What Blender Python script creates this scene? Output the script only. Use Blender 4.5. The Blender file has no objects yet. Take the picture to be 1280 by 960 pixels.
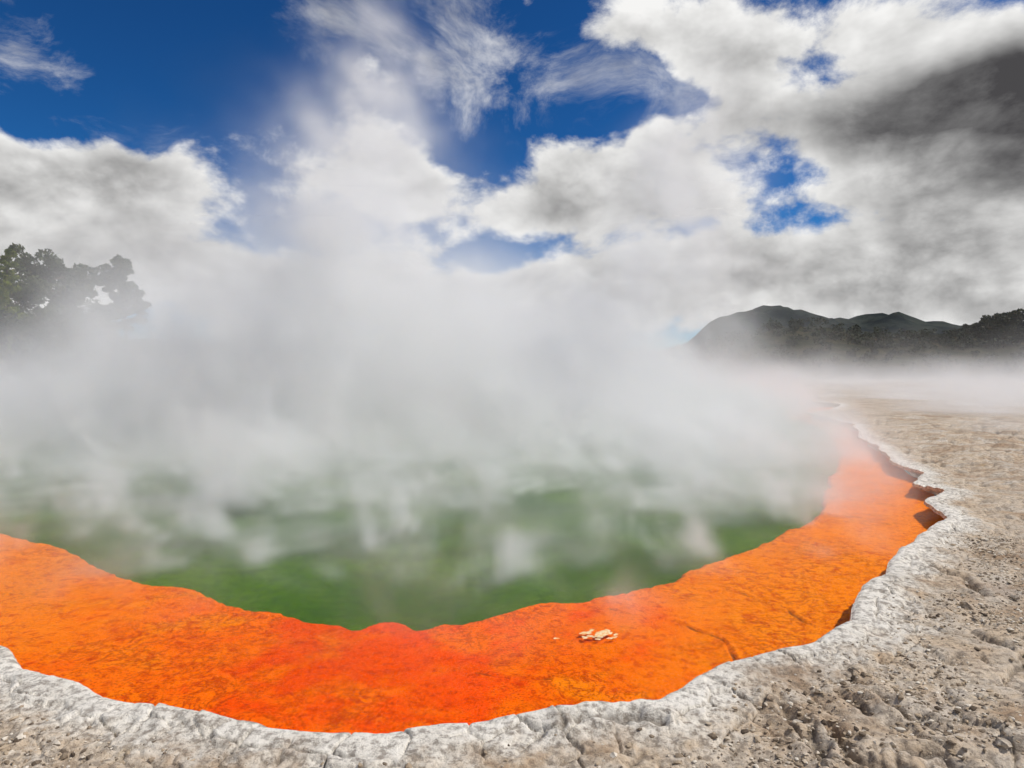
import bpy, bmesh, math, random
import numpy as np
from mathutils import Vector

S = bpy.context.scene
COL = S.collection
rng = np.random.default_rng(11)
random.seed(11)
R = math.radians

# ------------------------------------------------------------------ camera
CAM_H = 3.0
FPX = 834.0                       # focal length in photo pixels (1280 wide)
PITCH = math.atan(15.0 / FPX)     # looks slightly down
cam = bpy.data.cameras.new('camera')
cam.sensor_width = 36.0
cam.lens = 36.0 * FPX / 1280.0
cam.clip_start = 0.1
cam.clip_end = 9000.0
cam_ob = bpy.data.objects.new('camera', cam)
COL.objects.link(cam_ob)
cam_ob.location = (0, 0, CAM_H)
cam_ob.rotation_euler = (R(90) - PITCH, 0, 0)
S.camera = cam_ob

def ray(px, py):
    """direction seen at a photograph pixel, used once to survey where things stand"""
    x, z = (px - 640) / FPX, -(py - 480) / FPX
    c, s = math.cos(PITCH), math.sin(PITCH)
    return np.array([x, c + z * s, -s + z * c])

def on_plane(px, py, z):
    d = ray(px, py)
    t = (z - CAM_H) / d[2]
    return (d[0] * t, d[1] * t)

def at_dist(px, py, dist):
    d = ray(px, py)
    t = dist / d[1]
    return (d[0] * t, d[1] * t, CAM_H + d[2] * t)

# ------------------------------------------------------------------ world, sun, exposure
SUN_AZ, SUN_EL = R(92), R(54)       # azimuth clockwise from the view direction
sun_dir = Vector((math.sin(SUN_AZ) * math.cos(SUN_EL), math.cos(SUN_AZ) * math.cos(SUN_EL), math.sin(SUN_EL)))

W = bpy.data.worlds.new('World')
S.world = W
W.use_nodes = True
WT = W.node_tree
WT.nodes.clear()

class G:
    """small helper for writing node graphs as expressions"""
    def __init__(self, tree): self.t = tree
    def n(self, kind, **kw):
        nd = self.t.nodes.new(kind)
        for k, v in kw.items(): setattr(nd, k, v)
        return nd
    def put(self, sock, v):
        if v is None: return
        if isinstance(v, bpy.types.NodeSocket): self.t.links.new(v, sock)
        else: sock.default_value = v
    def m(self, op, a, b=None, c=None, clamp=False):
        nd = self.n('ShaderNodeMath', operation=op, use_clamp=clamp)
        self.put(nd.inputs[0], a); self.put(nd.inputs[1], b); self.put(nd.inputs[2], c)
        return nd.outputs[0]
    def v(self, op, a, b=None):
        nd = self.n('ShaderNodeVectorMath', operation=op)
        self.put(nd.inputs[0], a)
        if op == 'SCALE': self.put(nd.inputs['Scale'], b)
        else: self.put(nd.inputs[1], b)
        return nd.outputs['Value'] if op in ('DOT_PRODUCT', 'LENGTH', 'DISTANCE') else nd.outputs[0]
    def noise(self, vec, scale, detail=4, rough=.55, dist=0.0, col=False):
        nd = self.n('ShaderNodeTexNoise')
        self.put(nd.inputs['Vector'], vec)
        nd.inputs['Scale'].default_value = scale
        nd.inputs['Detail'].default_value = detail
        nd.inputs['Roughness'].default_value = rough
        nd.inputs['Distortion'].default_value = dist
        return nd.outputs['Color'] if col else nd.outputs['Fac']
    def step(self, x, lo, hi, smooth=True, a=0.0, b=1.0):
        nd = self.n('ShaderNodeMapRange', interpolation_type='SMOOTHSTEP' if smooth else 'LINEAR')
        self.put(nd.inputs['Value'], x); self.put(nd.inputs['From Min'], lo); self.put(nd.inputs['From Max'], hi)
        self.put(nd.inputs['To Min'], a); self.put(nd.inputs['To Max'], b)
        return nd.outputs[0]
    def mix(self, f, a, b, mode='MIX'):
        nd = self.n('ShaderNodeMix', data_type='RGBA', blend_type=mode)
        self.put(nd.inputs[0], f); self.put(nd.inputs[6], a); self.put(nd.inputs[7], b)
        return nd.outputs[2]

g = G(WT)
tc = g.n('ShaderNodeTexCoord')
D = tc.outputs['Generated']
sky = g.n('ShaderNodeTexSky', sky_type='NISHITA', sun_disc=False)
sky.sun_elevation, sky.sun_rotation = SUN_EL, SUN_AZ
sky.air_density, sky.dust_density, sky.ozone_density = 0.9, 0.05, 4.0
SKY_STRENGTH = 0.09

# cloud cover: (photo x, y, half width, half height, weight) of each cloud or gap, as directions
covers = [
    (20, 205, 140, 48, .85), (100, 275, 150, 62, .85), (-140, 240, 160, 100, .6), (175, 190, 60, 34, .60),
    (735, 225, 132, 76, 1.15), (640, 355, 260, 50, .60), (360, 360, 280, 50, .70), (510, 235, 90, 45, .50),
    (815, 20, 150, 52, .68), (1040, 45, 200, 62, .75), (1240, 135, 220, 80, .95),
    (1190, 235, 170, 50, .75), (1180, 350, 340, 52, .95), (930, 130, 60, 55, .60), (890, 270, 80, 70, .55), (1080, 160, 90, 40, .5),
    (1500, 200, 260, 260, .7), (455, 130, 62, 75, .72), (470, 195, 100, 48, .70),
    (300, 210, 230, 34, .36), (1130, 290, 160, 30, .35),
    (985, 205, 62, 46, -.50), (1030, 285, 170, 22, -.42), (1220, 300, 90, 20, -.30), (1285, 85, 60, 40, .4), (620, 300, 90, 30, -.65), (60, 292, 75, 30, -.60), (400, 280, 80, 45, -.35), (560, 215, 40, 40, -.25), (270, 240, 110, 40, .35), (1000, 75, 55, 35, -.40), (700, 70, 60, 60, -.3),
    (240, 70, 260, 85, -.6), (790, 120, 120, 34, -.60), (600, 165, 50, 38, -.6), (885, 215, 45, 65, -.40),
]
darks = [(1130, 132, 130, 40, .95), (1262, 125, 95, 52, .95), (1290, 200, 50, 50, .8), (720, 242, 70, 18, .25), (1060, 340, 150, 18, .25), (1190, 265, 150, 30, .18), (1210, 378, 110, 12, .3)]

warp = g.noise(D, 3.0, 5, .55, col=True)
warp = g.v('SCALE', g.v('SUBTRACT', warp, (.5, .5, .5)), .16)
Dw = g.v('ADD', D, warp)

def blobs(lst):
    total = None
    for px, py, a, b, w in lst:
        d = Vector(ray(px, py)); k = d.length; d.normalize()
        right = d.cross(Vector((0, 0, 1))).normalized(); up = right.cross(d)
        ra, rb = a / FPX / k, b / FPX / k
        u = g.v('DOT_PRODUCT', Dw, tuple(right / ra))
        vv = g.v('DOT_PRODUCT', g.v('SUBTRACT', Dw, tuple(d)), tuple(up / rb))
        q = g.m('MULTIPLY_ADD', vv, vv, g.m('MULTIPLY', u, u))
        e = g.m('POWER', math.exp(-0.8), q)
        # keep only the facing hemisphere
        face = g.m('GREATER_THAN', g.v('DOT_PRODUCT', D, tuple(d)), 0.2)
        e = g.m('MULTIPLY', e, g.m('MULTIPLY', face, w))
        total = e if total is None else g.m('ADD', total, e)
    return total

cov = blobs(covers)
dark = blobs(darks)
veils = blobs([(435, 15, 60, 40, .7), (580, 90, 75, 45, .75), (405, 80, 40, 60, .5), (30, 60, 60, 60, .6), (95, 75, 40, 25, .6), (250, 150, 120, 40, .5), (870, 90, 90, 60, .8), (700, 60, 60, 30, .4)])
# the rest of the sky carries the same broken cumulus
sep = g.n('ShaderNodeSeparateXYZ'); g.put(sep.inputs[0], D)
Z = sep.outputs['Z']
behind = g.step(sep.outputs['Y'], .45, .1)
cov = g.m('ADD', cov, g.m('MULTIPLY', behind, .55))
Ds = g.v('MULTIPLY', D, (1, 1, 1.55))
bil = g.n('ShaderNodeTexVoronoi', feature='F1'); g.put(bil.inputs['Vector'], g.v('ADD', Ds, g.v('SCALE', warp, .6)))
bil.inputs['Scale'].default_value = 9.0; bil.inputs['Detail'].default_value = 2.0; bil.inputs['Roughness'].default_value = .55
puff = g.m('SUBTRACT', .62, bil.outputs['Distance'])
n1 = g.noise(Ds, 5.0, 9, .64, .15)
n2 = g.noise(g.v('ADD', Ds, tuple(sun_dir * .03)), 5.0, 5, .64, .15)
field = g.m('MULTIPLY_ADD', g.m('SUBTRACT', n1, .5), 2.5, cov)
field = g.m('MULTIPLY_ADD', puff, .45, field)
field = g.m('ADD', field, g.step(Z, .27, .12, True, 0.0, .50))
alpha = g.step(field, .26, .72)
wn = g.noise(g.v('ADD', g.v('MULTIPLY', D, (1, 1, 1.7)), g.v('SCALE', warp, .8)), 5.2, 9, .66, .5)
wisp = g.m('MULTIPLY', g.step(g.m('MULTIPLY_ADD', veils, .24, wn), .57, .86), .62)
alpha = g.m('MAXIMUM', alpha, wisp)
thick = g.step(field, .45, 1.25)
n3 = g.noise(g.v('MULTIPLY', Dw, (1, 1, 2.4)), 3.6, 6, .55, .1)
shade = g.m('MULTIPLY_ADD', thick, -.27, .91)
shade = g.m('MULTIPLY_ADD', puff, .42, shade)
shade = g.m('MULTIPLY_ADD', g.m('SUBTRACT', n1, n2), 1.3, shade)
shade = g.m('MULTIPLY_ADD', g.m('SUBTRACT', n3, .5), .62, shade)
dk = g.m('MULTIPLY', dark, g.step(n3, .3, .62, True, .55, 1.15))
shade = g.m('MULTIPLY', shade, g.m('SUBTRACT', 1.0, g.m('MINIMUM', dk, .86), clamp=True))
shade = g.m('MULTIPLY_ADD', g.m('SUBTRACT', n1, .5), g.m('MULTIPLY', dk, .45), shade)
shade = g.m('MINIMUM', g.m('MAXIMUM', shade, .02), .90)
cloud_col = g.mix(g.step(shade, .0, .88, False), (.05, .048, .052, 1), (.92, .915, .90, 1))
blue = g.v('SCALE', sky.outputs[0], SKY_STRENGTH)
gm = g.n('ShaderNodeGamma'); g.put(gm.inputs[0], blue); gm.inputs[1].default_value = 1.42
blue = g.v('MULTIPLY', gm.outputs[0], (.30, .92, 1.25))
col = g.mix(alpha, blue, cloud_col)
bgn = g.n('ShaderNodeBackground'); g.put(bgn.inputs['Color'], col); bgn.inputs['Strength'].default_value = 1.0
wo = g.n('ShaderNodeOutputWorld'); WT.links.new(bgn.outputs[0], wo.inputs['Surface'])
W.cycles.sampling_method = 'MANUAL'
W.cycles.sample_map_resolution = 512

sun = bpy.data.lights.new('sun', 'SUN')
sun.energy = 3.8
sun.angle = R(0.6)
sun.color = (1.0, .95, .88)
sun_ob = bpy.data.objects.new('sun', sun)
COL.objects.link(sun_ob)
sun_ob.rotation_euler = sun_dir.to_track_quat('Z', 'Y').to_euler()

S.view_settings.view_transform = 'Standard'
S.view_settings.look = 'None'
S.view_settings.exposure = 0.0
S.view_settings.gamma = 1.0
CY = S.cycles
CY.max_bounces = 8
CY.diffuse_bounces = 2
CY.glossy_bounces = 2
CY.transmission_bounces = 2
CY.transparent_max_bounces = 12
CY.volume_bounces = 5
CY.volume_step_rate = 2.0
CY.volume_max_steps = 384
CY.use_adaptive_sampling = True
CY.adaptive_threshold = 0.04
CY.use_denoising = True

# ------------------------------------------------------------------ helpers
def tag(o, label=None, cat=None, group=None, kind=None):
    if label: o['label'] = label
    if cat: o['category'] = cat
    if group: o['group'] = group
    if kind: o['kind'] = kind
    return o

def link(name, me, mat=None, parent=None):
    o = bpy.data.objects.new(name, me)
    COL.objects.link(o)
    if mat is not None: me.materials.append(mat)
    if parent is not None: o.parent = parent
    return o

def mesh_np(name, verts, faces, attrs=None, smooth=True):
    """verts (n,3); faces (m,3) or (m,4)"""
    me = bpy.data.meshes.new(name)
    verts = np.asarray(verts, np.float32); faces = np.asarray(faces, np.int32)
    k = faces.shape[1]
    me.vertices.add(len(verts)); me.vertices.foreach_set('co', verts.ravel())
    me.loops.add(faces.size); me.loops.foreach_set('vertex_index', faces.ravel())
    me.polygons.add(len(faces))
    me.polygons.foreach_set('loop_start', np.arange(0, faces.size, k, dtype=np.int32))
    me.polygons.foreach_set('loop_total', np.full(len(faces), k, np.int32))
    me.polygons.foreach_set('use_smooth', np.full(len(faces), smooth))
    for an, av in (attrs or {}).items():
        a = me.attributes.new(an, 'FLOAT', 'POINT'); a.data.foreach_set('value', np.asarray(av, np.float32))
    me.update(calc_edges=True)
    return me

def submesh(verts, faces, attrs):
    used, inv = np.unique(faces, return_inverse=True)
    return verts[used], inv.reshape(faces.shape), {k: v[used] for k, v in attrs.items()}

def _h(ix, iy, iz, seed):
    h = (ix.astype(np.int64) * 374761393 + iy.astype(np.int64) * 668265263 + iz.astype(np.int64) * 2147483647 + seed * 974711) & 0xffffffff
    h = ((h ^ (h >> 13)) * 1274126177) & 0xffffffff
    h = ((h ^ (h >> 16)) * 2246822519) & 0xffffffff
    return (h ^ (h >> 15)) & 0xffff

_ang = np.arange(65536) / 65536 * 2 * np.pi
_GX, _GY = np.cos(_ang).astype(np.float32), np.sin(_ang).astype(np.float32)
_g3 = np.random.default_rng(5).normal(size=(65536, 3)); _g3 = (_g3 / np.linalg.norm(_g3, axis=1)[:, None]).astype(np.float32)

def perlin2(x, y, seed=0):
    ix, iy = np.floor(x), np.floor(y); fx, fy = (x - ix).astype(np.float32), (y - iy).astype(np.float32)
    u, v = fx * fx * fx * (fx * (fx * 6 - 15) + 10), fy * fy * fy * (fy * (fy * 6 - 15) + 10)
    z = np.zeros(1)
    def c(dx, dy):
        h = _h(ix + dx, iy + dy, z, seed); return _GX[h] * (fx - dx) + _GY[h] * (fy - dy)
    a = c(0, 0) * (1 - u) + c(1, 0) * u; b = c(0, 1) * (1 - u) + c(1, 1) * u
    return (a * (1 - v) + b * v) * 1.5

def fbm2(x, y, scale, octaves=4, gain=.5, seed=0, ridged=False):
    t = 0; amp = 1.0; tot = 0
    for o in range(octaves):
        f = (2.03 ** o) / scale
        p = perlin2(x * f + 17.3 * o, y * f - 9.1 * o, seed + o)
        t = t + amp * ((1 - 2 * np.abs(p)) if ridged else p); tot += amp; amp *= gain
    return t / tot

def perlin3(x, y, z, seed=0):
    ix, iy, iz = np.floor(x), np.floor(y), np.floor(z)
    fx, fy, fz = (x - ix).astype(np.float32), (y - iy).astype(np.float32), (z - iz).astype(np.float32)
    sm = lambda t: t * t * t * (t * (t * 6 - 15) + 10)
    u, v, w = sm(fx), sm(fy), sm(fz)
    def c(a, b, d):
        gr = _g3[_h(ix + a, iy + b, iz + d, seed)]
        return gr[..., 0] * (fx - a) + gr[..., 1] * (fy - b) + gr[..., 2] * (fz - d)
    x00 = c(0, 0, 0) * (1 - u) + c(1, 0, 0) * u; x10 = c(0, 1, 0) * (1 - u) + c(1, 1, 0) * u
    x01 = c(0, 0, 1) * (1 - u) + c(1, 0, 1) * u; x11 = c(0, 1, 1) * (1 - u) + c(1, 1, 1) * u
    return ((x00 * (1 - v) + x10 * v) * (1 - w) + (x01 * (1 - v) + x11 * v) * w) * 1.6

def smooth(x, a, b):
    t = np.clip((x - a) / (b - a), 0, 1); return t * t * (3 - 2 * t)

def worley(x, y, seed):
    ix, iy = np.floor(x), np.floor(y); z0 = np.zeros(1)
    b1 = np.full(len(x), 9.0, np.float32); b2 = b1.copy(); who = np.zeros(len(x), np.float32)
    for a in (-1, 0, 1):
        for b in (-1, 0, 1):
            cx, cy = ix + a, iy + b
            h1, h2 = _h(cx, cy, z0, seed) / 65536, _h(cx, cy, z0, seed + 9) / 65536
            d = np.hypot(cx + h1 - x, cy + h2 - y)
            c = d < b1
            b2 = np.where(c, b1, np.minimum(b2, d)); who = np.where(c, _h(cx, cy, z0, seed + 21) / 65536, who); b1 = np.where(c, d, b1)
    return b1, b2, who

# ------------------------------------------------------------------ shoreline survey
RIM_Z = 0.30
near_shore = [(0, 805), (20, 822), (45, 838), (75, 848), (105, 855), (135, 871), (165, 876), (200, 880), (240, 888), (290, 899), (340, 907), (390, 913),
    (430, 914), (468, 917), (495, 914), (520, 909), (560, 903), (600, 900), (640, 893), (690, 887), (740, 879), (800, 876), (820, 875), (834, 867),
    (850, 860), (868, 845), (890, 835), (915, 826), (940, 820), (975, 812), (1000, 806), (1025, 795), (1045, 783), (1063, 772), (1066, 755), (1077, 735),
    (1090, 722), (1108, 713), (1112, 700), (1126, 685), (1146, 670), (1160, 659), (1184, 647), (1170, 637), (1156, 625), (1181, 613), (1160, 607), (1142, 602),
    (1156, 591), (1136, 584), (1116, 576), (1108, 566), (1086, 552), (1073, 544), (1072, 531), (1050, 526), (1022, 518.5), (1010, 515.5)]
shore_pts = [on_plane(px, py, RIM_Z) for px, py in near_shore]
far_shore = [(26, 53), (29, 62), (22, 72), (4, 77), (-18, 78), (-38, 70), (-50, 55), (-48, 40), (-38, 29), (-27, 20.5), (-18, 14.5), (-11.5, 10.5), (-8.0, 8.4), (-6.3, 7.35)]
shore_pts += far_shore
near_inner = [(0, 672), (40, 682), (75, 690), (110, 712), (140, 722), (160, 733), (185, 738), (230, 742), (250, 748), (270, 757), (300, 768), (350, 776), (390, 787),
    (420, 791), (440, 797), (455, 795), (470, 789), (490, 786), (505, 789), (520, 795), (535, 793), (550, 788), (570, 789), (600, 784), (640, 772), (680, 762), (720, 761), (760, 752), (800, 743),
    (840, 735), (860, 722), (880, 714), (940, 692), (975, 673), (1010, 660), (1030, 640), (1042, 612), (1050, 580), (1046, 556), (1028, 538), (1000, 527)]
inner_pts = [on_plane(px, py, -0.13) for px, py in near_inner]
inner_pts += [(18, 56), (12, 66), (-2, 70), (-18, 71), (-34, 64), (-44, 53), (-42, 42), (-34, 33), (-24, 24), (-16, 17.5), (-12, 14)]

def refine(pts, levels, amp, seed):
    """fractal subdivision, so the edge has scallops at every scale down to a few centimetres"""
    r = np.random.default_rng(seed)
    p = np.array(pts, float)
    for l in range(levels):
        q = np.roll(p, -1, 0); d = q - p; ln = np.linalg.norm(d, axis=1)
        nrm = np.stack([-d[:, 1], d[:, 0]], 1) / ln[:, None]
        # Catmull-Rom style midpoint plus a random bulge
        mid = (p + q) / 2 + (p - np.roll(p, 1, 0) + q - np.roll(q, -1, 0)) / 16 * .8
        rough = np.clip(np.linalg.norm(p, axis=1) / 20, .35, 1)
        mid += nrm * (r.normal(size=len(p)) * amp * rough * np.minimum(ln, 2.0))[:, None]
        keep = ln > 0.09
        out = []
        for i in range(len(p)):
            out.append(p[i])
            if keep[i]: out.append(mid[i])
        p = np.array(out)
    return p
shore = refine(shore_pts, 4, .045, 3)
inner = refine(inner_pts, 3, .035, 4)

def sdf(x, y, poly, far=1e9):
    """signed distance to a closed outline, negative inside"""
    a = poly.astype(np.float32); b = np.roll(a, -1, 0); e = b - a
    ee = np.maximum((e * e).sum(1), 1e-12)
    out = np.empty(len(x), np.float32); CH = 4000
    for s in range(0, len(x), CH):
        px = x[s:s + CH, None].astype(np.float32); py = y[s:s + CH, None].astype(np.float32)
        wx, wy = px - a[:, 0], py - a[:, 1]
        t = np.clip((wx * e[:, 0] + wy * e[:, 1]) / ee, 0, 1)
        dx, dy = wx - t * e[:, 0], wy - t * e[:, 1]
        d = np.sqrt((dx * dx + dy * dy).min(1))
        c = (a[:, 1] > py) != (b[:, 1] > py)
        xi = a[:, 0] + wy * (e[:, 0] / np.where(e[:, 1] == 0, 1e-9, e[:, 1]))
        ins = ((c & (px < xi)).sum(1) % 2) == 1
        out[s:s + CH] = np.where(ins, -d, d)
    return out

def seg_dist(x, y, pts):
    d = np.full(len(x), 1e9, np.float32)
    for (ax, ay), (bx, by) in zip(pts[:-1], pts[1:]):
        ex, ey = bx - ax, by - ay
        t = np.clip(((x - ax) * ex + (y - ay) * ey) / (ex * ex + ey * ey), 0, 1)
        d = np.minimum(d, np.hypot(x - ax - t * ex, y - ay - t * ey))
    return d

# ------------------------------------------------------------------ survey grid: denser close to the visitor's viewpoint
fine = np.radians(np.arange(-47, 47.01, .115))
coarse = np.radians(np.concatenate([np.arange(51, 180, 6), np.arange(180, 310, 6)]))
ang = np.concatenate([fine, coarse])
inv = np.arange(1 / 4.1, 1 / 62.0, -1.25 / (2.7 * FPX))
rad = np.concatenate([np.linspace(.6, 4.0, 14), 1 / inv, np.geomspace(63, 5200, 34)])
NA, NR = len(ang), len(rad)
AA, RR = np.meshgrid(ang, rad, indexing='ij')
GX, GY = (RR * np.sin(AA)).ravel(), (RR * np.cos(AA)).ravel()
RRf = RR.ravel()
ii, jj = np.meshgrid(np.arange(NA), np.arange(NR - 1), indexing='ij')
i2 = (ii + 1) % NA
v00, v01, v10, v11 = ii * NR + jj, ii * NR + jj + 1, i2 * NR + jj, i2 * NR + jj + 1
flip = ((ii + jj) % 2 == 0)
t1 = np.where(flip[..., None], np.stack([v00, v10, v11], -1), np.stack([v00, v10, v01], -1)).reshape(-1, 3)
t2 = np.where(flip[..., None], np.stack([v00, v11, v01], -1), np.stack([v10, v11, v01], -1)).reshape(-1, 3)
TRI = np.concatenate([t1, t2])[:, ::-1]
mask = RRf < 110
SD = np.full(len(GX), 60.0, np.float32)
SD[mask] = sdf(GX[mask], GY[mask], shore)

# ------------------------------------------------------------------ rim blocks: cells along the shore
d_sh = np.roll(shore, -1, 0) - shore
l_sh = np.linalg.norm(d_sh, axis=1); cum = np.concatenate([[0], np.cumsum(l_sh)])
seeds, seed_is_block = [], []
s = 0.0
while s < cum[-1]:
    k = min(np.searchsorted(cum, s, side='right') - 1, len(shore) - 1)
    p = shore[k] + d_sh[k] * ((s - cum[k]) / max(l_sh[k], 1e-6))
    dist = math.hypot(*p)
    nr = np.array([d_sh[k][1], -d_sh[k][0]]) / max(l_sh[k], 1e-6)
    if dist > 60 or p[1] < 3:
        s += 3.0; continue
    sc = min(max(dist / 9.0, 1.0), 3.0)
    for row, dd in enumerate((.10, .42, .80)):
        q = p + nr * (dd + rng.uniform(-.08, .10)) * sc ** .7 + d_sh[k] / max(l_sh[k], 1e-6) * rng.uniform(-.13, .13)
        seeds.append(q); seed_is_block.append(row < 2)
    s += rng.uniform(.24, .50) * sc
seeds = np.array(seeds)
# outward normal sign check
if sdf(seeds[:6, 0], seeds[:6, 1], shore).mean() < 0:
    raise RuntimeError('shore runs the other way')

def cells(x, y):
    """nearest and second nearest rim seed, cell borders warped"""
    wx = x + fbm2(x, y, .35, 3, .5, 31) * .07; wy = y + fbm2(x, y, .35, 3, .5, 41) * .07
    best = np.empty(len(x), np.int32); gap = np.empty(len(x), np.float32)
    for c in range(0, len(x), 4000):
        dx = wx[c:c + 4000, None] - seeds[:, 0]; dy = wy[c:c + 4000, None] - seeds[:, 1]
        d2 = dx * dx + dy * dy
        two = np.argpartition(d2, 1, axis=1)[:, :2]
        a = np.take_along_axis(d2, two, 1); o = np.argsort(a, 1)
        two = np.take_along_axis(two, o, 1); a = np.sqrt(np.take_along_axis(a, o, 1))
        best[c:c + 4000] = two[:, 0]; gap[c:c + 4000] = a[:, 1] - a[:, 0]
    return best, gap

crevices = [[(1040, 898), (1052, 915), (1062, 932), (1085, 946), (1100, 950)], [(1138, 930), (1160, 930), (1180, 934), (1196, 944), (1204, 958)],
            [(1053, 862), (1066, 872), (1086, 884)], [(1060, 836), (1072, 845), (1082, 848)], [(975, 868), (988, 880), (996, 892)],
            [(720, 899), (760, 897), (800, 898), (822, 903)], [(1100, 870), (1180, 905)], [(1185, 690), (1240, 695), (1290, 692)], [(1160, 705), (1200, 716), (1230, 740)],
            [(1120, 950), (1150, 962)], [(1010, 905), (1030, 940)], [(1100, 822), (1130, 825)]]
crevices = [[on_plane(px, py, RIM_Z) for px, py in c] for c in crevices]

def ground_height(x, y, sd):
    r = np.hypot(x, y)
    z = np.full(len(x), RIM_Z, np.float32)
    cr = np.zeros(len(x), np.float32)
    near = smooth(r, 60, 15)
    z += fbm2(x, y, 3.2, 4, .5, 1) * .07 * smooth(sd, 0, 2.0)
    z += fbm2(x, y, 26, 3, .5, 2) * .35 * smooth(sd, 4, 25)
    z += smooth(r, 90, 900) * (fbm2(x, y, 300, 4, .5, 3) * 3 + 1.0)
    # raised white lip that falls away landwards, with a soft step
    z += .032 * np.exp(-(np.maximum(sd, 0) / .34) ** 2) * (1 + .8 * fbm2(x, y, .9, 2, .5, 8))
    z -= .05 * np.exp(-np.maximum(sd, 0) / .028)
    lw = sd + fbm2(x, y, .7, 3, .55, 44) * .38
    z -= .030 * smooth(lw, .30, .345) * smooth(r, 22, 12) + .022 * smooth(lw, .62, .66)
    # lumpy crust and grit
    k = smooth(sd, .0, .5)
    crust = fbm2(x, y, .55, 4, .55, 12)
    z += near * crust * (.008 + .027 * k)
    z += near * fbm2(x, y, .10, 3, .6, 16) * (.005 + .014 * k) * smooth(r, 26, 10)
    # broken crust: thin sunken joints that come and go
    w1, w2 = fbm2(x, y, 1.1, 3, .5, 21), fbm2(x, y, 1.1, 3, .5, 27)
    rd = np.abs(perlin2((x + w1 * .5) / 1.15, (y + w2 * .5) / 1.15, 51)); rd2 = np.abs(perlin2((x - w2 * .3) / .52, (y + w1 * .3) / .52, 53))
    gate = smooth(fbm2(x, y, 2.4, 2, .5, 55), -.30, .15) * smooth(sd, .3, 1.0) * smooth(r, 60, 30)
    wd = np.clip(r / 9, 1, 4)
    c1 = np.exp(-(rd / (.032 * wd)) ** 2) * gate; c2 = np.exp(-(rd2 / (.05 * np.minimum(wd, 2))) ** 2) * gate * .6
    z -= (.055 * c1 + .035 * c2) * np.sqrt(wd)
    cr = np.maximum(cr, np.maximum(c1, c2))
    # curling crust plates
    ux, uy = x + fbm2(x, y, .5, 3, .5, 81) * .30, y + fbm2(x, y, .5, 3, .5, 85) * .30
    f1, f2, who = worley(ux / .62, uy / .62, 7)
    pg = smooth(fbm2(x, y, 2.8, 2, .5, 89), -.22, .12) * smooth(sd, .55, 1.1) * smooth(r, 40, 22)
    pj = np.exp(-((f2 - f1) / (.055 * wd ** .6)) ** 2)
    z += pg * ((who - .5) * .045 + .018 * smooth(f2 - f1, .02, .25) - .030 * pj)
    cr = np.maximum(cr, pj * pg * .75)
    # long low ledges on the right-hand flat
    led = fbm2(x * .35, y, 1.6, 3, .5, 61)
    z += .06 * (smooth(led, -.15, -.11) + smooth(led, .0, .04) + smooth(led, .2, .24)) * smooth(sd, 1.2, 3) * smooth(r, 60, 30)
    wx, wy = x + fbm2(x, y, .3, 3, .5, 71) * .12, y + fbm2(x, y, .3, 3, .5, 75) * .12
    for i, c in enumerate(crevices):
        dd = seg_dist(wx, wy, c); wdt = .045 + .03 * (i < 2)
        e = np.exp(-(dd / wdt) ** 2); z -= e * (.10 if i < 2 else .055)
        z += .03 * np.exp(-((dd - .13) / .08) ** 2)
        cr = np.maximum(cr, e)
    return z, cr

land = SD > -1.2
zz = np.full(len(GX), RIM_Z, np.float32); crk = np.zeros(len(GX), np.float32)
zz[land], crk[land] = ground_height(GX[land], GY[land], SD[land])
cell = np.full(len(GX), -1, np.int32); gap = np.full(len(GX), 1.0, np.float32)
rimzone = land & (SD < 3.2) & (RRf < 66)
cell[rimzone], gap[rimzone] = cells(GX[rimzone], GY[rimzone])
isblk = np.array(seed_is_block)
# recessed joints between blocks; some joints are nearly closed
on_rim = rimzone & np.where(cell >= 0, isblk[np.maximum(cell, 0)], False)
jw = .019 * np.clip(RRf / 9, 1, 3)
open_ = np.clip(.58 + 2.0 * fbm2(GX, GY, .8, 2, .5, 91), .06, 1)
joint = np.where(rimzone, np.exp(-(gap / jw) ** 2), 0) * open_ * (smooth(SD, 1.6, .5))
zz -= joint * .045
crk = np.maximum(crk, joint * .7)
# each block sits a little higher or lower, and tilted
tilt = rng.normal(size=(len(seeds), 3)) * np.array([.006, .025, .025])
cc = np.maximum(cell, 0)
lift = tilt[cc, 0] + (GX - seeds[cc, 0]) * tilt[cc, 1] + (GY - seeds[cc, 1]) * tilt[cc, 2]
zz += np.where(on_rim, np.clip(lift, -.03, .03) * np.exp(-np.maximum(SD, 0) / 1.0), 0)

# ------------------------------------------------------------------ materials
def mat(name):
    m = bpy.data.materials.new(name); m.use_nodes = True
    t = m.node_tree; t.nodes.clear()
    q = G(t)
    out = q.n('ShaderNodeOutputMaterial')
    return m, q, out

def principled(q, out, col, rough=.9, normal=None, spec=.3):
    b = q.n('ShaderNodeBsdfPrincipled')
    q.put(b.inputs['Base Color'], col); q.put(b.inputs['Roughness'], rough)
    b.inputs['Specular IOR Level'].default_value = spec
    if normal is not None: q.put(b.inputs['Normal'], normal)
    q.t.links.new(b.outputs[0], out.inputs['Surface'])
    return b

def bump(q, h, strength, dist):
    b = q.n('ShaderNodeBump'); b.inputs['Strength'].default_value = strength; b.inputs['Distance'].default_value = dist
    q.put(b.inputs['Height'], h); return b.outputs[0]

def attr(q, name):
    a = q.n('ShaderNodeAttribute'); a.attribute_name = name; return a.outputs['Fac']

def pos(q): return q.n('ShaderNodeNewGeometry').outputs['Position']

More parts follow.
